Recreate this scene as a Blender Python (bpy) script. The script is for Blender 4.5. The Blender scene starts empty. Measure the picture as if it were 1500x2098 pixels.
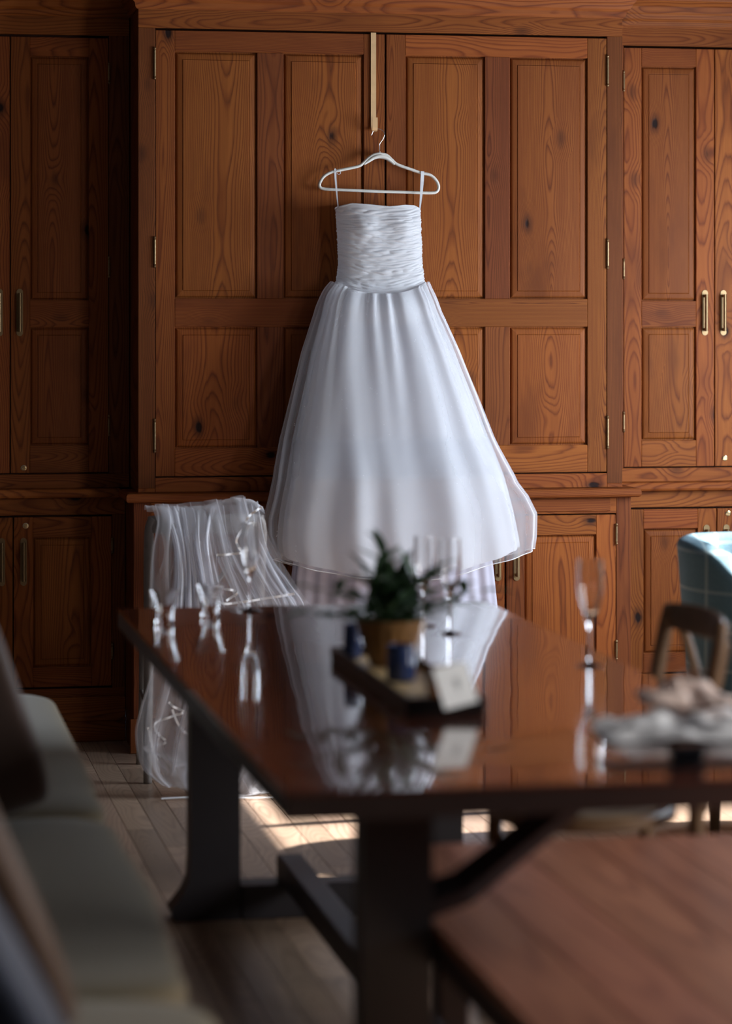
import bpy, bmesh, math, random
from mathutils import Vector, Matrix, noise as NZ
random.seed(7)
PI = math.pi
SC = bpy.context.scene
COL = SC.collection

# ------------------------------------------------------------------ camera
cam = bpy.data.cameras.new('camera'); co = bpy.data.objects.new('camera', cam); COL.objects.link(co)
co.location = (-1.8618, -9.7236, 1.52)
co.rotation_euler = (PI/2, 0, -math.radians(10.4375))
cam.sensor_fit = 'VERTICAL'; cam.sensor_height = 36; cam.sensor_width = 25.74
cam.lens = 5700/2098*36; cam.shift_y = -399/2098
cam.dof.use_dof = True; cam.dof.focus_distance = 9.78; cam.dof.aperture_fstop = 1.8
cam.clip_start = .05; cam.clip_end = 100
SC.camera = co

# ------------------------------------------------------------------ world, sun, window light, exposure
wd = bpy.data.worlds.new('world'); SC.world = wd; wd.use_nodes = True
bg = wd.node_tree.nodes['Background']; bg.inputs[0].default_value = (.55, .72, 1, 1); bg.inputs[1].default_value = 1.2
sun = bpy.data.lights.new('sun', 'SUN'); so = bpy.data.objects.new('sun', sun); COL.objects.link(so)
sun.energy = 13; sun.color = (1, .97, .94); sun.angle = math.radians(.6)
so.rotation_euler = Vector((-1, -.13, -.70)).to_track_quat('-Z', 'Y').to_euler(); so.location = (6, 2, 4)
def area(name, loc, rot, sx, sy, power, col):
    l = bpy.data.lights.new(name, 'AREA'); o = bpy.data.objects.new(name, l); COL.objects.link(o)
    l.shape = 'RECTANGLE'; l.size = sx; l.size_y = sy; l.energy = power; l.color = col
    o.location = loc; o.rotation_euler = rot
    return o
area('daylight_main_window', (2.37, -1.42, 1.55), (0, PI/2, 0), 1.35, 1.7, 84, (.80, .89, 1))
area('added_rear_fill', (2.37, -5.6, 1.60), (0, PI/2, 0), 1.3, 1.5, 45, (1, .95, .88))  # added fill lamp at an unseen rear opening, lifts the camera side
vs = SC.view_settings
vs.view_transform = 'Standard'; vs.look = 'None'; vs.gamma = 1; vs.use_curve_mapping = False; vs.exposure = .88
SC.cycles.transparent_max_bounces = 32

# ------------------------------------------------------------------ node helpers
def nmat(name):
    m = bpy.data.materials.new(name); m.use_nodes = True
    nt = m.node_tree; return m, nt, nt.nodes['Principled BSDF']
class N:
    def __init__(s, nt): s.nt = nt
    def n(s, t, **k):
        x = s.nt.nodes.new(t)
        for a, b in k.items(): setattr(x, a, b)
        return x
    def put(s, sock, v):
        if hasattr(v, 'is_output') or isinstance(v, bpy.types.NodeSocket): s.nt.links.new(v, sock)
        else: sock.default_value = v
    def m(s, op, a, b=0., c=0., clamp=False):
        x = s.n('ShaderNodeMath', operation=op, use_clamp=clamp)
        s.put(x.inputs[0], a); s.put(x.inputs[1], b)
        if len(x.inputs) > 2: s.put(x.inputs[2], c)
        return x.outputs[0]
    def v(s, op, a, b):
        x = s.n('ShaderNodeVectorMath', operation=op); s.put(x.inputs[0], a); s.put(x.inputs[1], b); return x.outputs[0]
    def noise(s, vec, scale, detail=2., rough=.5):
        x = s.n('ShaderNodeTexNoise'); s.put(x.inputs['Vector'], vec); x.inputs['Scale'].default_value = scale
        x.inputs['Detail'].default_value = detail; x.inputs['Roughness'].default_value = rough; return x.outputs[0]
    def comb(s, a, b, c):
        x = s.n('ShaderNodeCombineXYZ'); s.put(x.inputs[0], a); s.put(x.inputs[1], b); s.put(x.inputs[2], c); return x.outputs[0]
    def ramp(s, f, stops, interp='LINEAR'):
        x = s.n('ShaderNodeValToRGB'); e = x.color_ramp.elements; x.color_ramp.interpolation = interp
        while len(e) > 1: e.remove(e[-1])
        for i, (p, c) in enumerate(stops):
            q = e[0] if i == 0 else e.new(p)
            q.position = p; q.color = (*c, 1)
        s.put(x.inputs[0], f); return x.outputs[0]
    def mix(s, f, a, b, t='MIX'):
        x = s.n('ShaderNodeMix', data_type='RGBA', blend_type=t); s.put(x.inputs[0], f)
        def cv(c): return (*c, 1) if isinstance(c, tuple) and len(c) == 3 else c
        s.put(x.inputs[6], cv(a)); s.put(x.inputs[7], cv(b)); return x.outputs[2]
    def rng(s, v, a, b, c, d):
        x = s.n('ShaderNodeMapRange'); x.interpolation_type = 'SMOOTHSTEP'
        s.put(x.inputs[0], v)
        for i, q in enumerate((a, b, c, d)): x.inputs[i+1].default_value = q
        return x.outputs[0]
    def bump(s, h, strength, dist):
        x = s.n('ShaderNodeBump'); s.put(x.inputs['Height'], h); x.inputs['Strength'].default_value = strength
        x.inputs['Distance'].default_value = dist; return x.outputs[0]

def pine(name, axis='z', light=(.295, .093, .018), mid=(.195, .053, .0105), dark=(.036, .011, .006), freq=205., knots=.50,
         rough=.55, cath=.15, vary=.35, coat=0.):
    """flat-sawn softwood: growth rings cut by the board face, knots, fibre; grain along the given object axis"""
    m, nt, b = nmat(name); g = N(nt)
    tc = g.n('ShaderNodeTexCoord'); sep = g.n('ShaderNodeSeparateXYZ'); nt.links.new(tc.outputs['Object'], sep.inputs[0])
    X, Y, Z = sep.outputs
    if axis == 'x': X, Y, Z = Z, Y, X
    if axis == 'y': X, Y, Z = X, Z, Y
    oi = g.n('ShaderNodeObjectInfo'); R = oi.outputs['Random']
    R2 = g.m('FRACT', g.m('MULTIPLY', R, 17.31)); R3 = g.m('FRACT', g.m('MULTIPLY', R, 91.7))
    seed = g.m('MULTIPLY', R, 53.)
    nv = g.comb(g.m('ADD', g.m('MULTIPLY', X, 2.), seed), g.m('MULTIPLY', Y, 2.), g.m('ADD', g.m('MULTIPLY', Z, .45), seed))
    n1 = g.noise(nv, 1.0, 1.5)
    nv2 = g.comb(g.m('MULTIPLY', X, 1.), seed, g.m('ADD', g.m('MULTIPLY', Z, .85), g.m('MULTIPLY', R2, 31.)))
    n2 = g.noise(nv2, 1.0, 2.)
    # knots
    kv = g.comb(g.m('ADD', g.m('MULTIPLY', X, 7.), seed), 0., g.m('ADD', g.m('MULTIPLY', Z, 4.), seed))
    vo = g.n('ShaderNodeTexVoronoi'); vo.voronoi_dimensions = '3D'; vo.inputs['Scale'].default_value = 1.; g.put(vo.inputs['Vector'], kv)
    cs = g.n('ShaderNodeSeparateColor'); nt.links.new(vo.outputs['Color'], cs.inputs[0])
    sel = g.m('GREATER_THAN', cs.outputs[0], knots)
    D = vo.outputs['Distance']
    kinf = g.m('MULTIPLY', g.rng(D, 0., .42, 1., 0.), sel)
    wob = g.noise(g.comb(g.m('MULTIPLY', X, 60.), g.m('MULTIPLY', Y, 60.), g.m('MULTIPLY', Z, 14.)), 1., 2.)
    D2 = g.m('ADD', D, g.m('MULTIPLY', g.m('SUBTRACT', wob, .5), .09))
    kmask = g.m('MULTIPLY', g.rng(D2, .05, .095, 1., 0.), sel)
    khalo = g.m('MULTIPLY', g.rng(D2, .06, .22, 1., 0.), sel)
    # rings
    x0 = g.m('MULTIPLY', g.m('SUBTRACT', R3, .5), .09)
    rx = g.m('ADD', g.m('SUBTRACT', X, x0), g.m('MULTIPLY', g.m('SUBTRACT', n1, .5), .10))
    ry = g.m('ADD', g.m('ADD', .01, g.m('MULTIPLY', R2, .10)), g.m('MULTIPLY', g.m('SUBTRACT', n2, .45), cath))
    r = g.m('SQRT', g.m('ADD', g.m('MULTIPLY', rx, rx), g.m('MULTIPLY', ry, ry)))
    fine = g.noise(g.comb(g.m('MULTIPLY', X, 40.), g.m('ADD', seed, 0.), g.m('MULTIPLY', Z, 3.5)), 1., 3.)
    rr = g.m('ADD', g.m('ADD', g.m('MULTIPLY', r, freq), g.m('MULTIPLY', g.m('SUBTRACT', fine, .5), .9)), g.m('MULTIPLY', kinf, 3.2))
    saw = g.m('FRACT', rr)
    col = g.ramp(saw, [(0, mid), (.12, light), (.55, light), (.82, mid), (.93, tuple((a+b_)/2 for a, b_ in zip(mid, dark))), (1, mid)])
    fib = g.noise(g.comb(g.m('MULTIPLY', X, 420.), g.m('MULTIPLY', Y, 200.), g.m('MULTIPLY', Z, 9.)), 1., 2.)
    col = g.mix(g.rng(fib, .35, .7, 0., .35), col, mid)
    # rings fade where the cut is quarter-sawn
    band = g.noise(g.comb(g.m('ADD', g.m('MULTIPLY', X, 26.), seed), 0., g.m('MULTIPLY', Z, 1.3)), 1., 2.)
    col = g.mix(g.rng(band, .38, .66, 0., .42), col, mid)
    blot = g.noise(g.comb(g.m('MULTIPLY', X, 9.), seed, g.m('ADD', g.m('MULTIPLY', Z, 3.), seed)), 1., 3.)
    col = g.mix(g.rng(blot, .52, .78, 0., .65), col, tuple((a*.6+b_*.4) for a, b_ in zip(mid, dark)))
    col = g.mix(g.m('MULTIPLY', khalo, .6), col, dark)
    col = g.mix(g.m('MULTIPLY', kmask, .92), col, (dark[0]*.22, dark[1]*.3, dark[2]*.5))
    br = g.m('ADD', 1-vary/2, g.m('MULTIPLY', R2, vary))
    hs = g.n('ShaderNodeHueSaturation'); hs.inputs['Hue'].default_value = .5; g.put(hs.inputs['Value'], br)
    g.put(hs.inputs['Hue'], g.m('ADD', .4930, g.m('MULTIPLY', R3, .007))); g.put(hs.inputs['Color'], col)
    nt.links.new(hs.outputs[0], b.inputs['Base Color'])
    h = g.m('SUBTRACT', g.m('MULTIPLY', saw, -.3), g.m('MULTIPLY', kmask, 1.5))
    nt.links.new(g.bump(h, .35, .0012), b.inputs['Normal'])
    b.inputs['Roughness'].default_value = rough; b.inputs['Coat Weight'].default_value = coat; b.inputs['Coat Roughness'].default_value = .25
    b.inputs['Specular IOR Level'].default_value = .16
    return m

def simple(name, col, rough=.5, metal=0., ns=0., nscale=40., var=.12, **kw):
    m, nt, b = nmat(name); g = N(nt)
    tc = g.n('ShaderNodeTexCoord')
    f = g.noise(tc.outputs['Object'], nscale, 3.)
    c = g.mix(f, tuple(max(0, x*(1-var)) for x in col), tuple(x*(1+var) for x in col))
    nt.links.new(c, b.inputs['Base Color'])
    b.inputs['Roughness'].default_value = rough; b.inputs['Metallic'].default_value = metal
    if ns: nt.links.new(g.bump(f, ns, .002), b.inputs['Normal'])
    for k, v in kw.items(): b.inputs[k.replace('_', ' ')].default_value = v
    return m

M = {}
M['pv'] = pine('pine_vertical')
M['ph'] = pine('pine_horizontal', 'x')
M['pvd'] = pine('pine_reddish_vertical', light=(.205, .062, .0155), mid=(.14, .038, .010), cath=.08)
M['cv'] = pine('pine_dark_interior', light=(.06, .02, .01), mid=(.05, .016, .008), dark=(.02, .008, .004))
M['oak'] = pine('oak_floor', 'y', light=(.36, .255, .18), mid=(.28, .195, .135), dark=(.13, .088, .06), freq=120, knots=2., rough=.33, cath=.3, vary=.55)
M['brass'] = simple('aged_brass', (.30, .20, .10), .42, .85, .1, 120)
M['brassb'] = simple('bright_brass', (.80, .62, .38), .25, 1.)
M['gold'] = simple('satin_gold', (.80, .52, .27), .42, .4)
M['steel'] = simple('chrome_wire', (.75, .72, .70), .2, 1.)
M['hang'] = simple('cream_plastic', (.74, .71, .64), .75)
M['black'] = simple('black_wood', (.024, .021, .026), .5, 0, .1, 30)
M['soil'] = simple('soil', (.03, .02, .015), .9)
M['plaster'] = simple('plaster', (.07, .065, .065), .9)
M['ceil'] = simple('ceiling_paint', (.12, .115, .12), .9)
M['whitep'] = simple('white_paint', (.6, .6, .6), .5)

def table_wood():
    m, nt, b = nmat('varnished_mahogany'); g = N(nt)
    tc = g.n('ShaderNodeTexCoord'); sep = g.n('ShaderNodeSeparateXYZ'); nt.links.new(tc.outputs['Object'], sep.inputs[0])
    X, Y, Z = sep.outputs
    n = g.noise(g.comb(g.m('MULTIPLY', X, 9.), g.m('MULTIPLY', Z, 9.), g.m('MULTIPLY', Y, .7)), 1., 3.)
    r = g.m('FRACT', g.m('ADD', g.m('MULTIPLY', X, 34.), g.m('MULTIPLY', n, 9.)))
    c = g.ramp(r, [(0, (.115, .030, .016)), (.5, (.150, .042, .022)), (.9, (.07, .018, .012)), (1, (.115, .03, .016))])
    nt.links.new(c, b.inputs['Base Color'])
    w = g.noise(g.comb(g.m('MULTIPLY', X, 7.), g.m('MULTIPLY', Y, 3.2), 0.), 1., 1.)
    bp = g.bump(w, .35, .0016)
    nt.links.new(bp, b.inputs['Normal']); nt.links.new(bp, b.inputs['Coat Normal'])
    b.inputs['Roughness'].default_value = .16; b.inputs['Coat Weight'].default_value = 1.; b.inputs['Coat Roughness'].default_value = .03
    b.inputs['Coat IOR'].default_value = 1.55; b.inputs['IOR'].default_value = 1.5
    return m
M['table'] = table_wood()
M['tedge'] = simple('dark_table_edge', (.045, .028, .026), .45, 0, .1, 20)
M['rail_red'] = simple('reddish_underframe', (.10, .035, .022), .4, 0, .1, 20)
def bench_wood():
    m = pine('bench_wood', 'y', light=(.48, .21, .125), mid=(.36, .145, .09), dark=(.12, .045, .03), freq=60, knots=2., rough=.4, cath=.15, coat=.3)
    return m
M['bench'] = bench_wood()

def fabric(name, col, bumpv=.4, scale=500., sheen=.3, transl=0., var=.05):
    m, nt, b = nmat(name); g = N(nt)
    tc = g.n('ShaderNodeTexCoord')
    f = g.noise(tc.outputs['Object'], scale, 2.); l = g.noise(tc.outputs['Object'], 5., 3.)
    c = g.mix(l, tuple(x*(1-var) for x in col), tuple(min(1, x*(1+var)) for x in col))
    nt.links.new(c, b.inputs['Base Color']); nt.links.new(g.bump(f, bumpv, .0006), b.inputs['Normal'])
    b.inputs['Roughness'].default_value = .85; b.inputs['Sheen Weight'].default_value = sheen
    b.inputs['Specular IOR Level'].default_value = .2
    if transl:
        t = g.n('ShaderNodeBsdfTranslucent'); nt.links.new(c, t.inputs[0])
        mx = g.n('ShaderNodeMixShader'); mx.inputs[0].default_value = transl
        out = nt.nodes['Material Output']
        nt.links.new(b.outputs[0], mx.inputs[1]); nt.links.new(t.outputs[0], mx.inputs[2]); nt.links.new(mx.outputs[0], out.inputs[0])
    return m
M['dress'] = fabric('ivory_silk', (.84, .845, .87), .25, 700, .4, .38, .02)
M['satin'] = simple('satin_ribbon', (.82, .82, .84), .35, 0, 0, 20, .03)
M['lining'] = fabric('lavender_white_lining', (.66, .65, .76), .2, 600, .2, .2, .03)
M['sofa'] = fabric('olive_grey_linen', (.25, .205, .13), .6, 350, .3)
M['pbrown'] = fabric('brown_velvet', (.055, .032, .024), .4, 300, .4)
M['pblue'] = fabric('navy_velvet', (.030, .040, .075), .4, 300, .4)
M['ptan'] = fabric('tan_wool', (.10, .055, .032), .4, 300, .3)
def tulle(name, a0, col=(.86, .86, .9)):
    m, nt, b = nmat(name); g = N(nt)
    out = nt.nodes['Material Output']; nt.nodes.remove(b)
    lw = g.n('ShaderNodeNewGeometry')
    dt = g.n('ShaderNodeVectorMath', operation='DOT_PRODUCT'); nt.links.new(lw.outputs['Normal'], dt.inputs[0]); nt.links.new(lw.outputs['Incoming'], dt.inputs[1])
    c = g.m('MAXIMUM', g.m('ABSOLUTE', dt.outputs['Value']), .28)
    alpha = g.m('SUBTRACT', 1., g.m('POWER', 1-a0, g.m('DIVIDE', 1., c)))
    d = g.n('ShaderNodeBsdfDiffuse'); d.inputs[0].default_value = (*col, 1)
    t = g.n('ShaderNodeBsdfTranslucent'); t.inputs[0].default_value = (*col, 1)
    mx = g.n('ShaderNodeMixShader'); mx.inputs[0].default_value = .45; nt.links.new(d.outputs[0], mx.inputs[1]); nt.links.new(t.outputs[0], mx.inputs[2])
    tr = g.n('ShaderNodeBsdfTransparent')
    m2 = g.n('ShaderNodeMixShader'); nt.links.new(alpha, m2.inputs[0]); nt.links.new(tr.outputs[0], m2.inputs[1]); nt.links.new(mx.outputs[0], m2.inputs[2])
    nt.links.new(m2.outputs[0], out.inputs[0])
    return m
M['tulle'] = tulle('veil_tulle', .27)
M['tulled'] = tulle('veil_tulle_gathered', .58)
M['tulles'] = tulle('dress_tulle', .22)
def glass(name, col=(1, 1, 1), rough=0.):
    m, nt, b = nmat(name)
    b.inputs['Base Color'].default_value = (*col, 1); b.inputs['Transmission Weight'].default_value = 1
    b.inputs['Roughness'].default_value = rough; b.inputs['IOR'].default_value = 1.48
    return m
M['glass'] = glass('clear_glass')
M['pane'] = None
def plaid():
    m, nt, b = nmat('blue_plaid_tweed'); g = N(nt)
    tc = g.n('ShaderNodeTexCoord'); sep = g.n('ShaderNodeSeparateXYZ'); nt.links.new(tc.outputs['Object'], sep.inputs[0])
    X, Y, Z = sep.outputs
    u = g.m('ADD', X, g.m('MULTIPLY', Y, .8))
    s1 = g.m('GREATER_THAN', g.m('FRACT', g.m('MULTIPLY', u, 11.)), .88)
    s2 = g.m('GREATER_THAN', g.m('FRACT', g.m('MULTIPLY', Z, 9.)), .90)
    f = g.noise(tc.outputs['Object'], 160., 3.)
    c = g.mix(f, (.07, .15, .19), (.15, .26, .32))
    c = g.mix(g.m('MULTIPLY', s1, .5), c, (.40, .50, .50)); c = g.mix(g.m('MULTIPLY', s2, .4), c, (.40, .50, .52))
    nt.links.new(c, b.inputs['Base Color']); b.inputs['Roughness'].default_value = .9
    nt.links.new(g.bump(f, .5, .002), b.inputs['Normal'])
    return m
M['plaid'] = plaid()
def leafprint():
    m, nt, b = nmat('gold_leaf_print_fabric'); g = N(nt)
    tc = g.n('ShaderNodeTexCoord')
    w = g.n('ShaderNodeTexWave'); w.inputs['Scale'].default_value = 6.; w.inputs['Distortion'].default_value = 5.; nt.links.new(tc.outputs['Object'], w.inputs[0])
    c = g.ramp(w.outputs['Fac'], [(0, (.38, .27, .13)), (.42, (.42, .31, .16)), (.5, (.75, .68, .50)), (1, (.8, .74, .6))])
    nt.links.new(c, b.inputs['Base Color']); b.inputs['Roughness'].default_value = .85
    return m
M['lprint'] = leafprint()
M['chairw'] = simple('brown_bentwood', (.17, .095, .048), .5, 0, .2, 25, .3)
M['chairg'] = simple('grey_bentwood', (.22, .19, .17), .5, 0, .2, 25, .3)
M['cane'] = simple('woven_cane', (.25, .17, .10), .7, 0, .5, 160, .3)
M['leaf'] = simple('dark_green_leaf', (.055, .11, .05), .45, 0, .2, 60, .4)
M['leafp'] = simple('sage_leaf', (.22, .33, .25), .5, 0, .2, 60, .3)
M['pot'] = simple('bronze_glazed_pot', (.26, .13, .045), .4, .1, .2, 50, .3)
M['bluej'] = simple('cobalt_glaze', (.03, .05, .14), .2, 0, .1, 60, .8)
M['traytop'] = simple('pale_gold_tray', (.85, .62, .32), .4, 0, .1, 30, .2)
M['trayedge'] = simple('dark_tray_rim', (.012, .009, .009), .4)
M['amber'] = simple('amber_wood_block', (.22, .075, .02), .4, 0, .1, 30, .3)
M['card'] = simple('white_card', (.85, .85, .85), .8, 0, 0, 40, .02)
M['ink'] = simple('grey_ink', (.30, .32, .33), .8)
M['linen'] = fabric('white_linen', (.85, .85, .87), .4, 300, .2)
M['blush'] = fabric('blush_paper', (.80, .62, .54), .2, 200, .1)
M['dried'] = simple('dried_brown_petal', (.22, .10, .06), .8)
M['blk'] = simple('black_lacquer', (.008, .008, .012), .3)

# ------------------------------------------------------------------ mesh helpers
OFF = {}
def new(): return bmesh.new()
def box(bm, x0, x1, y0, y1, z0, z1, bev=0., seg=1):
    vs_ = [bm.verts.new((x, y, z)) for z in (z0, z1) for y in (y0, y1) for x in (x0, x1)]
    fs = [bm.faces.new([vs_[i] for i in q]) for q in ((0, 2, 3, 1), (4, 5, 7, 6), (0, 1, 5, 4), (2, 6, 7, 3), (0, 4, 6, 2), (1, 3, 7, 5))]
    if bev:
        es = list({e for f in fs for e in f.edges})
        bmesh.ops.bevel(bm, geom=es, offset=bev, segments=seg, affect='EDGES', profile=.5)
def frames(pts):
    out = []; up = Vector((0, 0, 1)); prev = None
    for i, p in enumerate(pts):
        a = pts[max(0, i-1)]; b = pts[min(len(pts)-1, i+1)]
        t = (b-a).normalized()
        if prev is None:
            ref = up if abs(t.z) < .9 else Vector((1, 0, 0)); n = t.cross(ref).normalized()
        else:
            n = (prev - t*prev.dot(t)); n = n.normalized() if n.length > 1e-6 else prev
        prev = n; out.append((t, n, t.cross(n)))
    return out
def tube(bm, pts, r, n=10, close=False, flat=1.):
    pts = [Vector(p) for p in pts]
    rs = r if isinstance(r, (list, tuple)) else [r]*len(pts)
    fr = frames(pts); rings = []
    for p, (t, a, b), q in zip(pts, fr, rs):
        rings.append([bm.verts.new(p + a*math.cos(2*PI*k/n)*q + b*math.sin(2*PI*k/n)*q*flat) for k in range(n)])
    m = len(rings)
    for i in range(m if close else m-1):
        A, B = rings[i], rings[(i+1) % m]
        for k in range(n): bm.faces.new((A[k], A[(k+1) % n], B[(k+1) % n], B[k]))
    if not close: bm.faces.new(rings[0][::-1]); bm.faces.new(rings[-1])
def smooth_pts(pts, k=6):
    P = [Vector(p) for p in pts]; out = []
    for i in range(len(P)-1):
        a = P[max(0, i-1)]; b = P[i]; c = P[i+1]; d = P[min(len(P)-1, i+2)]
        for j in range(k):
            t = j/k; t2 = t*t; t3 = t2*t
            out.append(.5*((2*b)+(c-a)*t+(2*a-5*b+4*c-d)*t2+(3*b-a-3*c+d)*t3))
    out.append(P[-1]); return out
def lathe(bm, prof, n=32, c=(0, 0, 0), closed=False):
    c = Vector(c); rings = []
    for r, z in prof:
        if r < 1e-6: rings.append([bm.verts.new(c+Vector((0, 0, z)))])
        else: rings.append([bm.verts.new(c+Vector((r*math.cos(2*PI*k/n), r*math.sin(2*PI*k/n), z))) for k in range(n)])
    for A, B in zip(rings[:-1], rings[1:]):
        for k in range(n):
            a0, a1 = A[k % len(A)], A[(k+1) % len(A)]; b0, b1 = B[k % len(B)], B[(k+1) % len(B)]
            q = [a0, a1, b1, b0]; q2 = []
            for v in q:
                if v not in q2: q2.append(v)
            if len(q2) > 2: bm.faces.new(q2)
def grid(bm, f, nu, nv, closeu=False):
    V = [[bm.verts.new(f(i/nu, j/nv)) for i in range(nu if closeu else nu+1)] for j in range(nv+1)]
    w = len(V[0])
    for j in range(nv):
        for i in range(nu):
            i2 = (i+1) % w
            bm.faces.new((V[j][i], V[j][i2], V[j+1][i2], V[j+1][i]))
def interp(tab, t):
    if t <= tab[0][0]: return tab[0][1]
    for (a, va), (b, vb) in zip(tab[:-1], tab[1:]):
        if t <= b: return va+(vb-va)*(t-a)/(b-a)
    return tab[-1][1]
def O(name, bm, mat, parent=None, smooth=False, recalc=True):
    if recalc: bmesh.ops.recalc_face_normals(bm, faces=bm.faces)
    xs = [v.co for v in bm.verts]
    lo = Vector([min(v[i] for v in xs) for i in range(3)]); hi = Vector([max(v[i] for v in xs) for i in range(3)])
    c = (lo+hi)/2
    for v in bm.verts: v.co -= c
    me = bpy.data.meshes.new(name); bm.to_mesh(me); bm.free(); me.materials.append(mat)
    if smooth:
        for p in me.polygons: p.use_smooth = True
        if smooth != 'all':
            try: me.set_sharp_from_angle(angle=math.radians(40))
            except Exception: pass
    o = bpy.data.objects.new(name, me); COL.objects.link(o)
    o.location = c - (OFF[parent.name] if parent else Vector())
    if parent: o.parent = parent
    OFF[o.name] = c
    return o
def bx(name, mat, parent, x0, x1, y0, y1, z0, z1, bev=.0015):
    bm = new(); box(bm, x0, x1, y0, y1, z0, z1, bev); return O(name, bm, mat, parent)
def thing(name, label, cat, loc=(0, 0, 0), rz=0., group=None, local=False):
    o = bpy.data.objects.new(name, None); COL.objects.link(o); o.empty_display_size = .1
    o.location = loc; o.rotation_euler = (0, 0, rz); o['label'] = label; o['category'] = cat
    if group: o['group'] = group
    OFF[o.name] = Vector() if (local or rz) else Vector(loc)
    return o
def tag(o, label, cat, group=None):
    o['label'] = label; o['category'] = cat
    if group: o['group'] = group
    return o
def struct(o): o['kind'] = 'structure'; return o
def copy_tree(o, parent=None):
    c = o.copy(); COL.objects.link(c); c.parent = parent
    OFF[c.name] = OFF[o.name].copy()
    for ch in list(o.children): copy_tree(ch, c)
    return c

# ------------------------------------------------------------------ room shell
RX = 2.25
fl = struct(bx('floor', M['cv'], None, -3.0, 2.36, -11.2, .9, -.06, -.012, 0))
def plank_mesh(L, W=.083):
    bm = new(); box(bm, -W/2+.0006, W/2-.0006, -L/2+.0006, L/2-.0006, -.012, 0., .0008)
    me = bpy.data.meshes.new('plank'); bm.to_mesh(me); bm.free(); me.materials.append(M['oak']); return me
LEN = (.9, 1.15, 1.4)
pm = [plank_mesh(L) for L in LEN]
npl = 0; rest = new(); W = .083
i = 0
x = -2.6
while x < 2.3:
    y = .55 - random.random()*.8 + .4
    while y > -11:
        k = random.randrange(3); L = LEN[k]; yc = y-L/2
        vis = (-1.45 < x < .35 and -6.6 < yc < .6)
        if vis and npl < 290:
            o = bpy.data.objects.new('plank', pm[k]); COL.objects.link(o); o.parent = fl
            o.location = Vector((x, yc, 0))-OFF['floor']; npl += 1
        else: box(rest, x-W/2+.0006, x+W/2-.0006, yc-L/2+.0006, yc+L/2-.0006, -.012, 0)
        y -= L
    x += W
rs = O('planks_beyond', rest, M['oak'], fl); rs['kind'] = 'stuff'
struct(bx('wall_back', M['plaster'], None, -3.0, 2.4, .9, 1.0, 0, 2.8, 0))
struct(bx('wall_front', M['plaster'], None, -3.0, 2.4, -11.3, -11.2, 0, 2.8, 0))
struct(bx('wall_left', M['plaster'], None, -3.0, -2.45, -11.2, .9, 0, 2.8, 0))
struct(bx('ceiling', M['ceil'], None, -3.0, 2.4, -11.3, 1.0, 2.8, 2.9, 0))
# right wall with two openings; the second is unseen, added to admit fill light
WIN = [(-2.32, -.52, .88, 2.12), (-6.4, -4.8, .9, 2.3)]
bm = new()
ys = sorted([-11.2, .9]+[q for w in WIN for q in w[:2]])
for a, b in zip(ys[:-1], ys[1:]):
    w = [w for w in WIN if abs(w[0]-a) < 1e-6 and abs(w[1]-b) < 1e-6]
    if w:
        box(bm, RX, RX+.1, a, b, 0, w[0][2]); box(bm, RX, RX+.1, a, b, w[0][3], 2.8)
    else: box(bm, RX, RX+.1, a, b, 0, 2.8)
struct(O('wall_right', bm, M['plaster']))
for i, (a, b, z0, z1) in enumerate(WIN):
    bm = new(); t = .05
    box(bm, RX-.01, RX+.06, a, a+t, z0, z1); box(bm, RX-.01, RX+.06, b-t, b, z0, z1)
    box(bm, RX-.01, RX+.06, a+t, b-t, z0, z0+t); box(bm, RX-.01, RX+.06, a+t, b-t, z1-t, z1)
    n = 3 if i == 0 else 2
    for k in range(1, n):
        yy = a+(b-a)*k/n; box(bm, RX, RX+.05, yy-.02, yy+.02, z0+t, z1-t)
    w = struct(O('window_%d' % (i+1), bm, M['whitep']))  # second frame only dresses the added opening of the fill lamp
    O('sill', (lambda q: (box(q, RX-.08, RX+.0, a-.05, b+.05, z0-.04, z0), q)[1])(new()), M['whitep'], w)

# ------------------------------------------------------------------ built-in cupboards
def panel(parent, x0, x1, z0, z1, yf, mat, deep=.013, mar=.030):
    """raised and fielded panel, field near the frame plane"""
    prof = [(0, deep), (.004, deep), (.006, deep-.004), (.010, deep-.007), (.014, deep-.008), (mar-.004, deep-.0095), (mar-.002, deep-.0085), (mar, deep-.0115)]
    bm = new(); rings = []
    for d, y in prof:
        rings.append([bm.verts.new((x, yf+y, z)) for x, z in ((x0+d, z0+d), (x1-d, z0+d), (x1-d, z1-d), (x0+d, z1-d))])
    for A, B in zip(rings[:-1], rings[1:]):
        for k in range(4): bm.faces.new((A[k], A[(k+1) % 4], B[(k+1) % 4], B[k]))
    bm.faces.new(rings[-1])
    # solid back
    bk = [bm.verts.new((x, yf+deep+.006, z)) for x, z in ((x0, z0), (x1, z0), (x1, z1), (x0, z1))]
    for k in range(4): bm.faces.new((rings[0][(k+1) % 4], rings[0][k], bk[k], bk[(k+1) % 4]))
    bm.faces.new(bk[::-1])
    return O('panel', bm, mat, parent)
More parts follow.
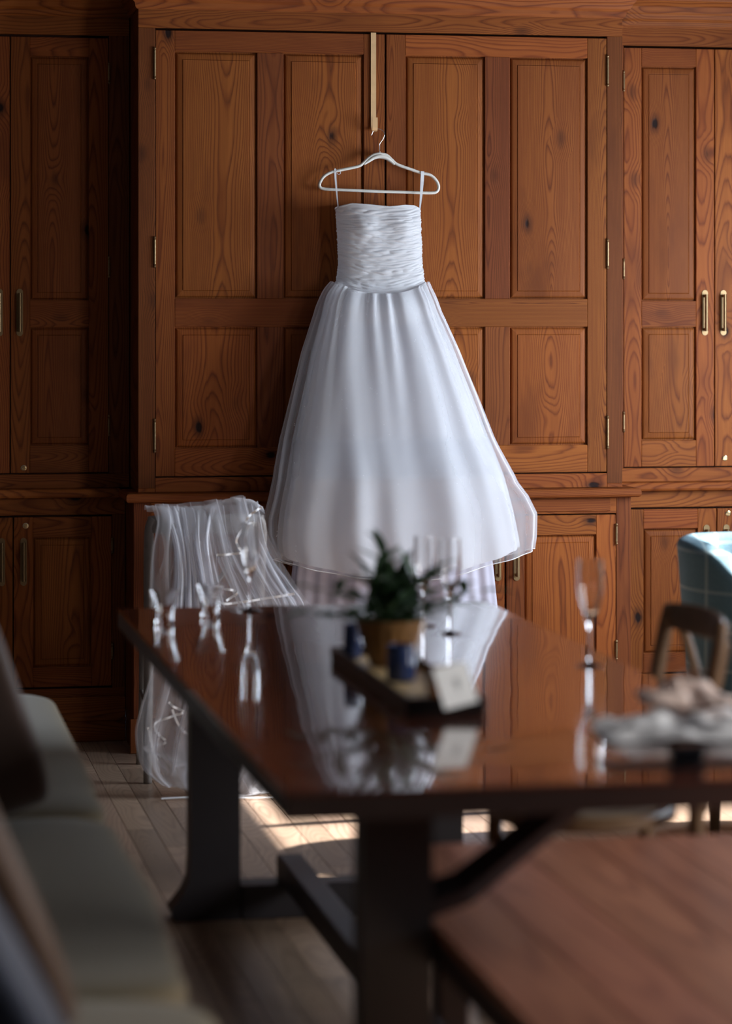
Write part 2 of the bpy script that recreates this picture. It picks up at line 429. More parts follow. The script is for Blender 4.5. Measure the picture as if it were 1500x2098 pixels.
def handle(parent, x, z0, z1, yf, mat=None):
    bm = new(); w = .0115; c = (z0+z1)/2
    def capsule(w, y0, y1, za, zb):
        pts = []
        for k in range(9): a = PI*k/8; pts.append((x+w*math.cos(a), zb-w+w*math.sin(a)))
        for k in range(9): a = PI+PI*k/8; pts.append((x+w*math.cos(a), za+w+w*math.sin(a)))
        A = [bm.verts.new((p, y0, q)) for p, q in pts]; B = [bm.verts.new((p, y1, q)) for p, q in pts]
        bm.faces.new(A); bm.faces.new(B[::-1]); n = len(A)
        for k in range(n): bm.faces.new((A[k], B[k], B[(k+1) % n], A[(k+1) % n]))
    capsule(w, yf-.003, yf, z0, z1)
    box(bm, x-.0065, x+.0065, yf-.022, yf-.003, z0+.017, z0+.027, .001); box(bm, x-.0065, x+.0065, yf-.022, yf-.003, z1-.027, z1-.017, .001)
    tube(bm, [(x, yf-.020, z0+.016), (x, yf-.020, z1-.016)], .006, 10)
    return O('handle', bm, mat or M['brass'], parent, smooth=True)
def hinge(parent, x, z0, z1, yf):
    bm = new()
    lathe(bm, [(0, z0), (.0035, z0+.002), (.005, z0+.006), (.0035, z0+.010), (.0022, z0+.011), (.0042, z0+.013), (.0042, z1-.013), (.0022, z1-.011), (.0035, z1-.010), (.005, z1-.006), (.0035, z1-.002), (0, z1)], 14, (x, yf-.004, 0))
    for q in (z0+.04, (z0+z1)/2, z1-.04): tube(bm, [(x, yf-.004, q-.0012), (x, yf-.004, q+.0012)], .0047, 12)
    return O('hinge', bm, M['brass'], parent, smooth=True)
def lock(parent, x, z, yf):
    bm = new()
    R = Matrix.Rotation(PI/2, 4, 'X')
    lathe(bm, [(0, 0), (.0105, 0), (.0105, .002), (.008, .003), (.007, .002), (.0055, .002), (.0045, .004), (0, .004)], 24)
    bmesh.ops.transform(bm, matrix=Matrix.Translation((x, yf, z)) @ R, verts=bm.verts)
    box(bm, x-.0008, x+.0008, yf-.0046, yf-.004, z-.003, z+.003)
    return O('lock', bm, M['brassb'], parent, smooth=True)
def door(parent, x0, x1, z0, z1, yf, cols, rows, hang=None, hinges=(), handle_at=None, lock_at=None, th=.022, mar=.030, red=False):
    g = .0018
    bm = new(); box(bm, x0+g+.004, x1-g-.004, yf+.0185, yf+.026, z0+g+.004, z1-g-.004)
    d = O('door', bm, M['cv'], parent)
    V = M['pvd'] if red else M['pv']
    bx('stile', V, d, x0+g, cols[0][0], yf, yf+.018, z0+g, z1-g); bx('stile', M['pv'], d, cols[-1][1], x1-g, yf, yf+.018, z0+g, z1-g)
    zs = [z0+g]+[q for r in rows for q in r]+[z1-g]
    for a, b in zip(zs[0::2], zs[1::2]): bx('rail', M['ph'], d, cols[0][0], cols[-1][1], yf, yf+.018, a, b)
    for (a0, a1), (b0, b1) in zip(cols[:-1], cols[1:]):
        for r0, r1 in rows: bx('muntin', M['pvd'], d, a1, b0, yf, yf+.018, r0, r1)
    for c0, c1 in cols:
        for r0, r1 in rows: panel(d, c0, c1, r0, r1, yf, M['pv'], mar=mar)
    for (hx, h0, h1) in hinges: hinge(d, hx, h0, h1, yf)
    if handle_at: handle(d, *handle_at, yf)
    if lock_at: lock(d, *lock_at, yf)
    return d
def moulding(name, parent, prof, x0, x1, yb, mat, ret=.3):
    """profile (out, z) swept along the front and both returns of a unit; out is measured towards the room from yb"""
    bm = new(); secs = []
    for px, py in ((x0, 'b'), (x0, 'f'), (x1, 'f'), (x1, 'b')):
        s = -1 if px == x0 else 1
        secs.append([bm.verts.new((px+s*o, yb-o if py == 'f' else yb+ret, z)) for o, z in prof])
    n = len(prof)
    for A, B in zip(secs[:-1], secs[1:]):
        for k in range(n): bm.faces.new((A[k], B[k], B[(k+1) % n], A[(k+1) % n]))
    bm.faces.new(secs[0]); bm.faces.new(secs[-1][::-1])
    return O(name, bm, mat, parent)
CORN = [(-.02, 2.60), (.004, 2.60), (.010, 2.608), (.013, 2.622), (.024, 2.632), (.032, 2.648), (.036, 2.652), (.050, 2.675), (.075, 2.695), (.085, 2.72), (-.02, 2.72)]
H3L = [(2.352, 2.468), (1.693, 1.805), (1.043, 1.166)]

# centre upper unit
cu = thing('wall_cabinet', 'wide central pine wall cupboard with four-panel double doors behind the hanging dress', 'cabinet', (0, 0, .90), group='fitted pine cupboards')
bx('carcass', M['cv'], cu, -.86, .85, .03, .88, .93, 2.70, 0)
bx('side_panel', M['pvd'], cu, -.88, -.86, .002, .88, .906, 2.70); bx('side_panel', M['pvd'], cu, .852, .872, .002, .88, .906, 2.70)
bx('frame_stile', M['pvd'], cu, -.882, -.822, 0, .026, .92, 2.535); bx('frame_stile', M['pvd'], cu, .8145, .872, 0, .026, .92, 2.535)
bx('frame_rail', M['ph'], cu, -.882, .872, 0, .026, 2.535, 2.61); bx('frame_rail', M['ph'], cu, -.822, .8145, 0, .026, .906, .957)
bx('frame_rail', M['ph'], cu, -.882, -.822, 0, .026, .906, .92); bx('frame_rail', M['ph'], cu, .8145, .872, 0, .026, .906, .92)
moulding('cornice', cu, CORN, -.882, .872, 0., M['ph'], .28)
Z0, Z1 = .960, 2.529; RW = [(1.060, 1.486), (1.586, 2.454)]
door(cu, -.822, -.0015, Z0, Z1, .001, [(-.753, -.461), (-.367, -.079)], RW, hinges=[(-.824, *h) for h in H3L])
door(cu, .0015, .8145, Z0, Z1, .001, [(.073, .363), (.455, .742)], RW, hinges=[(.8165, *h) for h in H3L])

# centre lower unit
cb = thing('base_cabinet', 'central pine base cupboard below the ledge with cupboard doors behind the dress hem', 'cabinet', (0, 0, 0), group='fitted pine cupboards')
YB = -.04
bx('carcass', M['cv'], cb, -.88, .87, YB+.03, .88, 0.1, .86, 0)
bx('side_panel', M['pvd'], cb, -.9, -.88, YB+.002, .88, .0, .874); bx('side_panel', M['pvd'], cb, .872, .892, YB+.002, .88, 0, .874)
LED = [(-.03, .874), (.028, .874), (.034, .877), (.037, .884), (.037, .897), (.033, .904), (.026, .906), (-.03, .906)]
moulding('ledge', cb, LED, -.893, .885, YB, M['ph'], .26)
bx('frame_stile', M['pvd'], cb, -.902, -.842, YB, YB+.026, 0., .874); bx('frame_stile', M['pvd'], cb, .838, .893, YB, YB+.026, 0, .874)
bx('frame_rail', M['ph'], cb, -.842, .838, YB, YB+.026, .815, .874); bx('frame_rail', M['ph'], cb, -.842, .838, YB, YB+.026, 0, .19)
bx('drawer_strip', M['ph'], cb, -.80, .815, YB-.006, YB+.001, .824, .868, .001)
bx('plinth', M['pvd'], cb, -.915, .905, YB-.014, YB+.001, 0, .12, .003)
cz0, cz1 = .192, .812; RB = [(.29, .739)]
def cdoor(x0, x1, c0, c1, hs, ha, **k): return door(cb, x0, x1, cz0, cz1, YB+.001, [(c0, c1)], RB, hinges=hs, handle_at=ha, **k)
cdoor(-.842, -.424, -.78, -.50, [], (-.452, .575, .74)); cdoor(-.421, -.001, -.365, -.07, [], (-.393, .575, .74))
cdoor(.001, .4275, .07, .36, [], (.402, .578, .745)); cdoor(.4305, .838, .499, .764, [(.838, .70, .78), (.838, .285, .36)], (.470, .578, .745), red=True)

def side_units(left):
    s = 'left' if left else 'right'
    desc = 'shadowed pine wall cupboard left of the central cupboard, upper unit' if left else 'lit pine wall cupboard right of the central cupboard, upper unit'
    Y = .30
    X0, X1 = (-2.40, -.882) if left else (.872, 2.24)
    cx = (X0+X1)/2
    u = thing('wall_cabinet', desc, 'cabinet', (cx, Y, .90), group='fitted pine cupboards')
    bx('carcass', M['cv'], u, X0+.003, X1-.003, Y+.03, .88, .93, 2.70, 0)
    bx('frame_rail', M['ph'], u, X0+.001, X1-.001, Y, Y+.026, 2.534, 2.61); bx('frame_rail', M['ph'], u, X0+.001, X1-.001, Y, Y+.026, .906, .957)
    moulding('cornice', u, CORN, X0+.001, X1-.001, Y, M['ph'], .1)
    w = .3535
    if left:
        ds = [(-.957-w*(k+1), -.957-w*k) for k in range(4)]
        bx('frame_stile', M['pvd'], u, -.957, X1-.001, Y, Y+.026, .957, 2.534)
    else:
        ds = [(.961+w*k, .961+w*(k+1)) for k in range(3)]
        bx('frame_stile', M['pvd'], u, X1 if 0 else X0+.001, .961, Y, Y+.026, .957, 2.534)
    ex = ds[-1][0] if left else ds[-1][1]
    bx('frame_stile', M['pvd'], u, *((X0+.001, ex) if left else (ex, X1-.001)), Y, Y+.026, .957, 2.534)
    for k, (a, b) in enumerate(ds):
        near = (k % 2 == 0)
        hside = (a if near else b) if left else (b if near else a)   # handles meet between paired doors
        hx = hside + (.034 if hside == a else -.038)
        c = (a+.070, b-.072)
        hg = b if (hside == a) else a
        lk = None
        if (left and k == 0): lk = (a+.048, .98)
        if (not left and k == 1): lk = (a+.040, .991)
        door(u, a, b, Z0, Z1-.002, Y+.001, [c], [(1.060, 1.484), (1.581, 2.457)], hinges=[(hg, 1.09, 1.17), (hg, 1.66, 1.74), (hg, 2.36, 2.44)] if k < 2 else [],
             handle_at=(hx, 1.452, 1.622), lock_at=lk, mar=.030)
    # base
    Y = .27
    X0, X1 = (-2.40, -.902) if left else (.894, 2.24)
    desc = 'dark pine base cupboard at the far left with two brass pulls' if left else 'pine base cupboard on the right behind the blue armchair'
    v = thing('base_cabinet', desc, 'cabinet', (cx, Y, 0), group='fitted pine cupboards')
    bx('carcass', M['cv'], v, X0+.003, X1-.003, Y+.03, .88, .1, .86, 0)
    LD = [(-.03, .874), (.028, .874), (.034, .877), (.037, .884), (.037, .897), (.033, .904), (.026, .906), (-.03, .906)]
    bm = new(); secs = [[bm.verts.new((px, Y-o, z)) for o, z in LD] for px in ((X0, X1-.02) if left else (X0+.02, X1))]
    for k in range(len(LD)): bm.faces.new((secs[0][k], secs[1][k], secs[1][(k+1) % 8], secs[0][(k+1) % 8]))
    bm.faces.new(secs[0]); bm.faces.new(secs[1][::-1]); O('ledge', bm, M['ph'], v)
    bx('frame_rail', M['ph'], v, X0, X1, Y, Y+.026, .812, .874); bx('frame_rail', M['ph'], v, X0, X1, Y, Y+.026, .10, .19)
    bx('plinth', M['ph'], v, X0, X1, Y-.022, Y+.001, .0, .16, .003); bx('plinth_bead', M['ph'], v, X0, X1, Y-.03, Y-.018, .075, .09, .003)
    if left: ds = [(-.948-w*(k+1), -.948-w*k) for k in range(4)]; bx('frame_stile', M['pvd'], v, -.948, X1, Y, Y+.026, .19, .812); e = (X0, ds[-1][0])
    else: ds = [(.960+w*k, .960+w*(k+1)) for k in range(3)]; bx('frame_stile', M['pvd'], v, X0, .960, Y, Y+.026, .19, .812); e = (ds[-1][1], X1)
    bx('frame_stile', M['pvd'], v, *e, Y, Y+.026, .19, .812)
    for k, (a, b) in enumerate(ds):
        near = (k % 2 == 0)
        hside = (a if near else b) if left else (b if near else a)
        hx = hside + (.037 if hside == a else -.040)
        hg = b if (hside == a) else a
        lk = None
        if left and k == 0: lk = (a+.044, .775)
        if not left and k == 1: lk = (a+.044, .786)
        door(v, a, b, .195, .807, Y+.001, [(a+.070, b-.074)], [(.268, .732)], hinges=[(hg, .67, .73), (hg, .29, .35)] if k < 2 else [],
             handle_at=(hx, .565, .745) if not left else (hx, .561, .732), lock_at=lk, mar=.030)
side_units(True); side_units(False)

# ------------------------------------------------------------------ over-door hook, hanger
def W(u, v, y):   # metres on the plane y from measured bearings (u right, v down, as tangents from the camera)
    t = (u-750)/5700.; a = math.radians(10.4375); dx = math.sin(a)+t*math.cos(a); dy = math.cos(a)-t*math.sin(a)
    s = (y+9.7236)/dy
    return Vector((-1.8618+s*dx, y, 1.52-(v-650)/5700.*s))
bm = new(); hw = .0093; hx = -.0445
pr = [(.030, 2.500), (.030, 2.5315), (-.0045, 2.5315), (-.0045, 2.196), (-.008, 2.186), (-.018, 2.180), (-.030, 2.183), (-.0345, 2.192), (-.0345, 2.222), (-.0345, 2.228)]
def strip(bm, pr, x, w, th):
    A = []
    for i, (y, z) in enumerate(pr):
        a = pr[max(0, i-1)]; b = pr[min(len(pr)-1, i+1)]
        d = Vector((b[0]-a[0], b[1]-a[1])).normalized(); n = Vector((-d.y, d.x))*th/2
        A.append([bm.verts.new((x-w, y+n.x, z+n.y)), bm.verts.new((x+w, y+n.x, z+n.y)), bm.verts.new((x+w, y-n.x, z-n.y)), bm.verts.new((x-w, y-n.x, z-n.y))])
    for P, Q in zip(A[:-1], A[1:]):
        for k in range(4): bm.faces.new((P[k], P[(k+1) % 4], Q[(k+1) % 4], Q[k]))
    bm.faces.new(A[0][::-1]); bm.faces.new(A[-1])
strip(bm, pr[2:], hx, hw, .0022)
hk = O('door_hook', bm, M['gold'])
tag(hk, 'narrow gold over-door hook hanging from the top of the central cupboard doors', 'hook')

def hp(x, y, Y=-.034): return W(600+x/3.75, y/3.75, Y)
ha = thing('clothes_hanger', 'cream hanger with a chrome hook carrying the wedding dress', 'hanger', hp(662, 1170))
body = [(665, 1180), (615, 1192), (570, 1225), (535, 1258), (500, 1278), (400, 1300), (300, 1322), (243, 1352), (212, 1395), (206, 1432), (232, 1450), (300, 1456), (480, 1463), (660, 1471), (880, 1477), (1060, 1482), (1108, 1470), (1120, 1432), (1100, 1385), (1055, 1345), (985, 1328), (880, 1292), (800, 1262), (760, 1228), (720, 1192)]
P = smooth_pts([hp(*q) for q in body+body[:1]], 5)[:-1]
bm = new(); tube(bm, P, .0068, 10, close=True, flat=.8)
O('hanger_body', bm, M['hang'], ha, smooth='all')
bm = new(); arch = smooth_pts([hp(*q) for q in ((545, 1262), (580, 1238), (620, 1212), (665, 1200), (712, 1210), (750, 1235), (782, 1262))], 5)
tube(bm, arch, [.006+.0055*math.sin(PI*i/(len(arch)-1)) for i in range(len(arch))], 10, flat=.7)
O('neck_arch', bm, M['hang'], ha, smooth='all')
bm = new(); hk_pts = [(665, 1168), (666, 1130), (668, 1105), (690, 1072), (704, 1040), (700, 1015), (682, 998), (655, 990), (632, 997), (615, 1012), (608, 1030), (600, 1040)]
P = smooth_pts([hp(a, b, -.022) for a, b in hk_pts], 5)
tube(bm, P, .0014, 8); tube(bm, [hp(665, 1172), hp(665, 1160, -.028)], [.004, .0025], 8)
O('wire_hook', bm, M['steel'], ha, smooth='all')

# ------------------------------------------------------------------ wedding dress
dr = thing('wedding_dress', 'strapless white wedding gown with ruched bodice and full skirt hanging from the cupboard', 'dress', (-.04, -.15, 0))
Lb = [(1.593, -.190), (1.64, -.193), (1.66, -.191), (1.70, -.185), (1.775, -.186), (1.85, -.191), (1.90, -.195), (1.93, -.195)]
Rb = [(1.593, .128), (1.636, .124), (1.70, .115), (1.81, .111), (1.90, .107), (1.93, .105)]
def top_z(x):   # sweetheart edge
    s = (x+.044)/.15
    return interp([(-1, 1.895), (-.93, 1.906), (-.6, 1.917), (-.2, 1.913), (.15, 1.906), (.5, 1.912), (.8, 1.911), (.95, 1.902), (1, 1.893)], s)
def bot_z(x): s = (x+.035)/.16; return 1.594+.046*min(1, s*s)
def bod(u, v):
    th = (u*2-1)*PI   # 0 = front
    s = math.sin(th); c = math.cos(th)
    xa = -.04+.15*s
    z = bot_z(xa)+(top_z(xa)-bot_z(xa))*v
    l = interp(Lb, z); r = interp(Rb, z)
    x = (l+r)/2+(r-l)/2*(abs(s)**.8)*(1 if s >= 0 else -1)
    dep = .072+.012*math.sin(PI*min(1, v*1.05))
    bust = .016*math.exp(-((z-1.835)/.05)**2)*(math.exp(-((x+.105)/.05)**2)+math.exp(-((x-.035)/.05)**2))
    y = -.085-dep*(abs(c)**.75)*(1 if c >= 0 else -1)
    if c > 0: y -= bust
    else: y = max(-.085, min(y, -.012-.0))
    # ruching
    sag = .028*(1-((x+.04)/.15)**2)*(.35+.65*(1-v))
    p = (z+sag)*1.0
    q1 = NZ.noise(Vector((x*16, th*1.2, p*105))); q2 = NZ.noise(Vector((x*30+5, th*2, p*210+9))); q3 = NZ.noise(Vector((x*7, 3, p*48)))
    ed = min(1, (1-v)*18)*min(1, v*25)
    h = .78*(.0075*(abs(q1)*1.6-.4)+.0030*q2+.003*q3)*(.25+.75*ed)
    return Vector((x+h*s*.4, y-h*(1 if c > -.1 else 0), z))
bm = new(); grid(bm, bod, 330, 210, closeu=True)
O('bodice', bm, M['dress'], dr, smooth='all')
bm = new()
rim = [bod(k/96, 1.)+Vector((0, 0, .0005)) for k in range(96)]
tube(bm, rim, .0022, 8, close=True); O('neckline_binding', bm, M['dress'], dr, smooth='all')

HEM = [(-.46, .705), (-.42, .690), (-.335, .67), (-.206, .645), (-.10, .636), (-.016, .631), (.087, .641), (.245, .672), (.36, .700), (.418, .719), (.46, .725)]
Ls = [(.60, -.425), (.68, -.428), (.75, -.435), (.80, -.432), (.85, -.425), (.90, -.415), (1.0, -.392), (1.2, -.340), (1.4, -.290), (1.55, -.244), (1.60, -.224), (1.63, -.203), (1.66, -.193)]
Rs = [(.60, .430), (.70, .425), (.75, .420), (.85, .402), (.947, .378), (1.07, .345), (1.22, .291), (1.40, .222), (1.558, .152), (1.61, .128), (1.63, .124), (1.66, .121)]
RID = [(-1.30, .13, .8), (-.92, .18, 1.0), (-.47, .15, 1.4), (-.05, .13, .8), (.38, .19, 1.3), (.84, .17, .9), (1.28, .14, .8)]
def fold(th, t):
    a = 0
    for k, w, g in RID:
        wk = w*(1.15-.25*t); d = (th-k+.05*math.sin(3*t+k*9))/wk
        a += g*(math.exp(-d*d)-.25)
    return a
def skirt_pt(u, v, grow=0., L=Ls, R=Rs, hem=HEM, amp=1.):
    th = (u*2-1)*PI; s = math.sin(th); c = math.cos(th)
    xa = -.04+.16*s
    zt = 1.601+.043*min(1, s*s)+.002
    zb = interp(hem, -.01+.44*s)
    if c < 0: zb = zb-.02*(-c)
    z = zt+(zb-zt)*v
    l = interp(L, z)-grow; r = interp(R, z)+grow
    e = .85 if v < .1 else .85+.15*min(1, (v-.1)*2)
    x = (l+r)/2+(r-l)/2*(abs(s)**e)*(1 if s >= 0 else -1)
    dep = .084+.10*v**.9
    yb = interp([(.6, -.125), (.97, -.125), (1.1, -.06), (1.66, -.02)], z)
    yc = yb-dep
    y = yc-dep*(abs(c)**.9)*(1 if c >= 0 else -1)
    A = .004+.020*min(1, v*1.3)
    if c < 0: A *= .3
    f = fold(th, v)*A*amp if abs(th) < 1.7 else 0
    g1 = math.exp(-v*4.0)*.0095*math.sin(th*17+2.3*math.sin(th*3.1)+1.5*math.sin(th*7.3))*(1-math.exp(-v*60)*.5)
    g2 = .006*NZ.noise(Vector((th*5, v*2.2, 3.3)))*min(1, v*4)
    puff = .012*math.sin(PI*min(1, v*9))*math.exp(-v*6)
    h = f+g1+g2+puff+grow*.6
    cy = c if c > 0 else 0
    return Vector((x+h*s*.45, min(y-h*(.35+.65*cy) if c > 0 else y, -.012 if z > .97 else -.115), z))
bm = new(); grid(bm, lambda u, v: skirt_pt(u, v), 420, 130, closeu=True)
O('skirt', bm, M['dress'], dr, smooth='all')
# tulle overlay, fuller than the skirt at both lower corners
Lt = [(.60, -.425), (.68, -.428), (.72, -.448), (.774, -.468), (.828, -.468), (.90, -.448), (1.0, -.425), (1.2, -.370), (1.4, -.316), (1.55, -.262), (1.62, -.225), (1.66, -.195)]
Rt = [(.60, .43), (.70, .455), (.76, .466), (.837, .470), (.90, .440), (.947, .405), (1.07, .352), (1.22, .297), (1.40, .227), (1.558, .157), (1.62, .13), (1.66, .123)]
def tpt(u, v):
    p = skirt_pt(u, v, .008+.006*v, Lt, Rt, [(a, b-.006+.004*math.sin(a*60)) for a, b in HEM], 1.)
    q = (.003+NZ.noise(Vector((u*30, v*1.3, 8)))*.003)*min(1, v*3)
    return p+Vector((0, -(q+.006*min(1, v*6)) if abs(u-.5) < .27 else 0, 0))
bm = new(); grid(bm, tpt, 300, 90, closeu=True)
O('tulle_overlay', bm, M['tulles'], dr, smooth='all')
bm = new(); hem = [tpt(k/240, 1.) for k in range(240)]
tube(bm, hem, .0016, 6, close=True); O('hem_edge', bm, M['satin'], dr, smooth='all')
# underskirt down to the floor
def under(u, v):
    th = (u*2-1)*PI; s = math.sin(th); c = math.cos(th)
    z = 1.52+(.004-1.52)*v
    l = interp([(0, -.36), (.50, -.382), (.65, -.372), (.80, -.345), (1.52, -.20)], z); r = interp([(0, .32), (.51, .35), (.65, .335), (.80, .31), (1.52, .10)], z)
    k = interp([(0, 1.), (.8, 1.), (1.52, .15)], z)
    f = (.016*math.cos(th*11+1.4*math.sin(th*4))+.005*math.cos(th*29))*k
    x = (l+r)/2+(r-l)/2*s+f*s*.3
    y = interp([(0, -.25), (.8, -.25), (1.52, -.10)], z)-interp([(0, .105), (.8, .105), (1.52, .04)], z)*c-f*abs(c)*(1.2 if c > 0 else .4)
    return Vector((x, min(y, -.115 if z < .97 else -.02), z))
bm = new(); grid(bm, under, 300, 60, closeu=True)
O('underskirt', bm, M['lining'], dr, smooth='all')
# narrow beads scattered on the tulle
bm = new()
for k in range(90):
    th = random.uniform(.27, .73); v = random.uniform(.05, .97); p = tpt(th, v)+Vector((0, -.002, 0))
    bmesh.ops.create_icosphere(bm, subdivisions=1, radius=.0013, matrix=Matrix.Translation(p))
o = O('seed_beads', bm, M['satin'], dr); o['kind'] = 'stuff'
def ribbon(bm, pts, w, axis=None, th=0.0006):
    P = [Vector(p) for p in pts]
    ws = w if isinstance(w, (list, tuple)) else [w]*len(P)
    rows = []
    for i, p in enumerate(P):
        t = (P[min(len(P)-1, i+1)]-P[max(0, i-1)]).normalized()
        ax = axis[i] if isinstance(axis, list) else axis
        if ax is None:
            ax = t.cross(Vector((0, -1, 0))); ax = ax.normalized() if ax.length > 1e-4 else Vector((1, 0, 0))
        nrm = t.cross(ax).normalized()*th
        rows.append([bm.verts.new(p-ax*ws[i]/2-nrm), bm.verts.new(p+ax*ws[i]/2-nrm), bm.verts.new(p+ax*ws[i]/2+nrm), bm.verts.new(p-ax*ws[i]/2+nrm)])
    for A, B in zip(rows[:-1], rows[1:]):
        for k in range(4): bm.faces.new((A[k], A[(k+1) % 4], B[(k+1) % 4], B[k]))
    bm.faces.new(rows[0][::-1]); bm.faces.new(rows[-1])
def sh(x, y, Y): return W(640+x/5.357, 380+y/5.357, Y)
bm = new()
ribbon(bm, [W(688, 346, -.042), W(687, 347, -.040), W(687.5, 365, -.044), W(690, 395, -.060), W(693, 427, -.085)], [.007, .007, .0068, .0055, .0035])
O('shoulder_strap', bm, M['satin'], dr)
bm = new()
ribbon(bm, [W(866, 351, -.042), W(866, 353, -.043), W(865, 372, -.045), W(863, 400, -.060), W(860, 432, -.085)], [.012, .012, .012, .009, .004])
O('shoulder_strap', bm, M['satin'], dr)
bm = new(); tube(bm, smooth_pts([hp(330, 1322, -.042), hp(345, 1308, -.043), hp(362, 1315, -.044), hp(366, 1332, -.044), hp(352, 1340, -.044), hp(338, 1330, -.043)], 4), .0008, 6)
O('hanging_loop', bm, M['satin'], dr)

# ------------------------------------------------------------------ bentwood cross-back chairs
def make_chair(label, loc, rz, wood, seatm):
    """back at local -y, faces local +y"""
    t = thing('dining_chair', label, 'chair', loc, rz, 'cross-back chairs', local=True)
    hw = .20
    def bow(x, z): return -.215-.06*max(0, (z-.45))/.45 + .035*(x/hw)**2
    for s in (-1, 1):
        pts = smooth_pts([(s*.205, -.235, 0.0), (s*.20, -.20, .25), (s*.195, -.185, .45), (s*.198, -.205, .65), (s*.20, -.235, .82), (s*.185, -.243, .865)], 5)
        bm = new(); tube(bm, pts, [.015+.003*math.sin(PI*i/(len(pts)-1)) for i in range(len(pts))], 12); O('back_post', bm, wood, t, smooth='all')
        bm = new(); tube(bm, [(s*.19, .19, 0.0), (s*.18, .175, .2), (s*.175, .165, .43)], [.014, .016, .019], 12); O('leg', bm, wood, t, smooth='all')
        bm = new(); tube(bm, smooth_pts([(s*.19, -.19, .25), (s*.188, 0, .24), (s*.185, .17, .25)], 4), .009, 10); O('stretcher', bm, wood, t, smooth='all')
    bm = new()
    def rail(u, v):
        x = (u*2-1)*.205; a = v*2*PI; z = .845+.034*math.sin(a)*(1-.25*abs(u*2-1)**4); y = -.275+.035*(x/hw)**2+.011*math.cos(a)
        return Vector((x, y, z))
    def cap(u): return [rail(u, k/16) for k in range(16)]
    R = [[bm.verts.new(p) for p in cap(i/20)] for i in range(21)]
    for A, B in zip(R[:-1], R[1:]):
        for k in range(16): bm.faces.new((A[k], A[(k+1) % 16], B[(k+1) % 16], B[k]))
    bm.faces.new(R[0][::-1]); bm.faces.new(R[-1])
    O('top_rail', bm, wood, t, smooth='all')
    for s in (-1, 1):
        bm = new(); pts = smooth_pts([(s*.15, -.262, .82), (s*.07, -.268-.004*s, .70), (-s*.03, -.24-.004*s, .58), (-s*.16, -.195, .475)], 6)
        tube(bm, pts, .013, 10, flat=.5); O('cross_slat', bm, wood, t, smooth='all')
    bm = new(); tube(bm, smooth_pts([(-.195, -.20, .475), (0, -.235, .475), (.195, -.20, .475)], 5), .012, 10); O('lower_rail', bm, wood, t, smooth='all')
    bm = new()
    pts = [(.205*math.cos(a)*(1 if abs(math.cos(a)) < .7 else .98), .01+.20*math.sin(a)) for a in [2*PI*k/40 for k in range(40)]]
    def ringpts(f, z): return [bm.verts.new((x*f, .01+(y-.01)*f, z)) for x, y in pts]
    rr = [ringpts(.97, .430), ringpts(1, .436), ringpts(1, .452), ringpts(.95, .460), ringpts(.86, .457)]
    for A, B in zip(rr[:-1], rr[1:]):
        for k in range(40): bm.faces.new((A[k], A[(k+1) % 40], B[(k+1) % 40], B[k]))
    bm.faces.new(rr[0][::-1]); bm.faces.new(rr[-1]); s_ = O('seat', bm, wood, t, smooth=True)
    bm = new(); R2 = [[bm.verts.new((x*.85, .01+(y-.01)*.85, z)) for x, y in pts] for z in (.455, .460)]
    for k in range(40): bm.faces.new((R2[0][k], R2[0][(k+1) % 40], R2[1][(k+1) % 40], R2[1][k]))
    bm.faces.new(R2[1]); bm.faces.new(R2[0][::-1]); O('woven_seat', bm, seatm, t)
    return t
make_chair('greyed wooden cross-back chair draped with the sheer bridal veil', (-.728, -.455, 0), 0., M['chairg'], M['cane']).scale = (.93, .93, 1.0)
make_chair('brown wooden cross-back chair tucked at the right side of the dining table', (-.285, -3.84, .0), PI/2, M['chairw'], M['cane'])

# ------------------------------------------------------------------ veil
ve = thing('bridal_veil', 'sheer white tulle veil with satin edging draped over the grey chair back', 'veil', (-.75, -.8, 0))
def V(px, py, y=-.80): return W(240+px/2.998, 960+py/2.998, y)
def sheet(name, Lc, Rc, y0, amp, nf, seed, mat, nu=120, nv=90, bulge=0.):
    Lp = smooth_pts([V(*p) if len(p) == 2 else V(p[0], p[1], p[2]) for p in Lc], 10); Rp = smooth_pts([V(*p) if len(p) == 2 else V(p[0], p[1], p[2]) for p in Rc], 10)
    def at(P, t):
        q = t*(len(P)-1); i = min(int(q), len(P)-2); return P[i].lerp(P[i+1], q-i)
    def f(u, v):
        a = at(Lp, v); b = at(Rp, v)
        uu = u+.35/nf*math.sin(2*PI*nf*u+seed)*.5
        p = a.lerp(b, uu)
        w = NZ.noise(Vector((u*nf*1.1, v*1.2, seed)))+.45*NZ.noise(Vector((u*nf*3., v*2., seed+4)))
        k = min(1, .12+v*1.6)
        p.y += -amp*k*(w+.35) - bulge*math.sin(PI*v)
        p.z += .010*NZ.noise(Vector((u*5, seed, v*3)))*(1 if v < .9 else .2)
        p.z = max(p.z, .004+.006*((seed*7) % 1))
        return p
    bm = new(); grid(bm, f, nu, nv)
    return O(name, bm, mat, ve, smooth='all')
yT = -.752
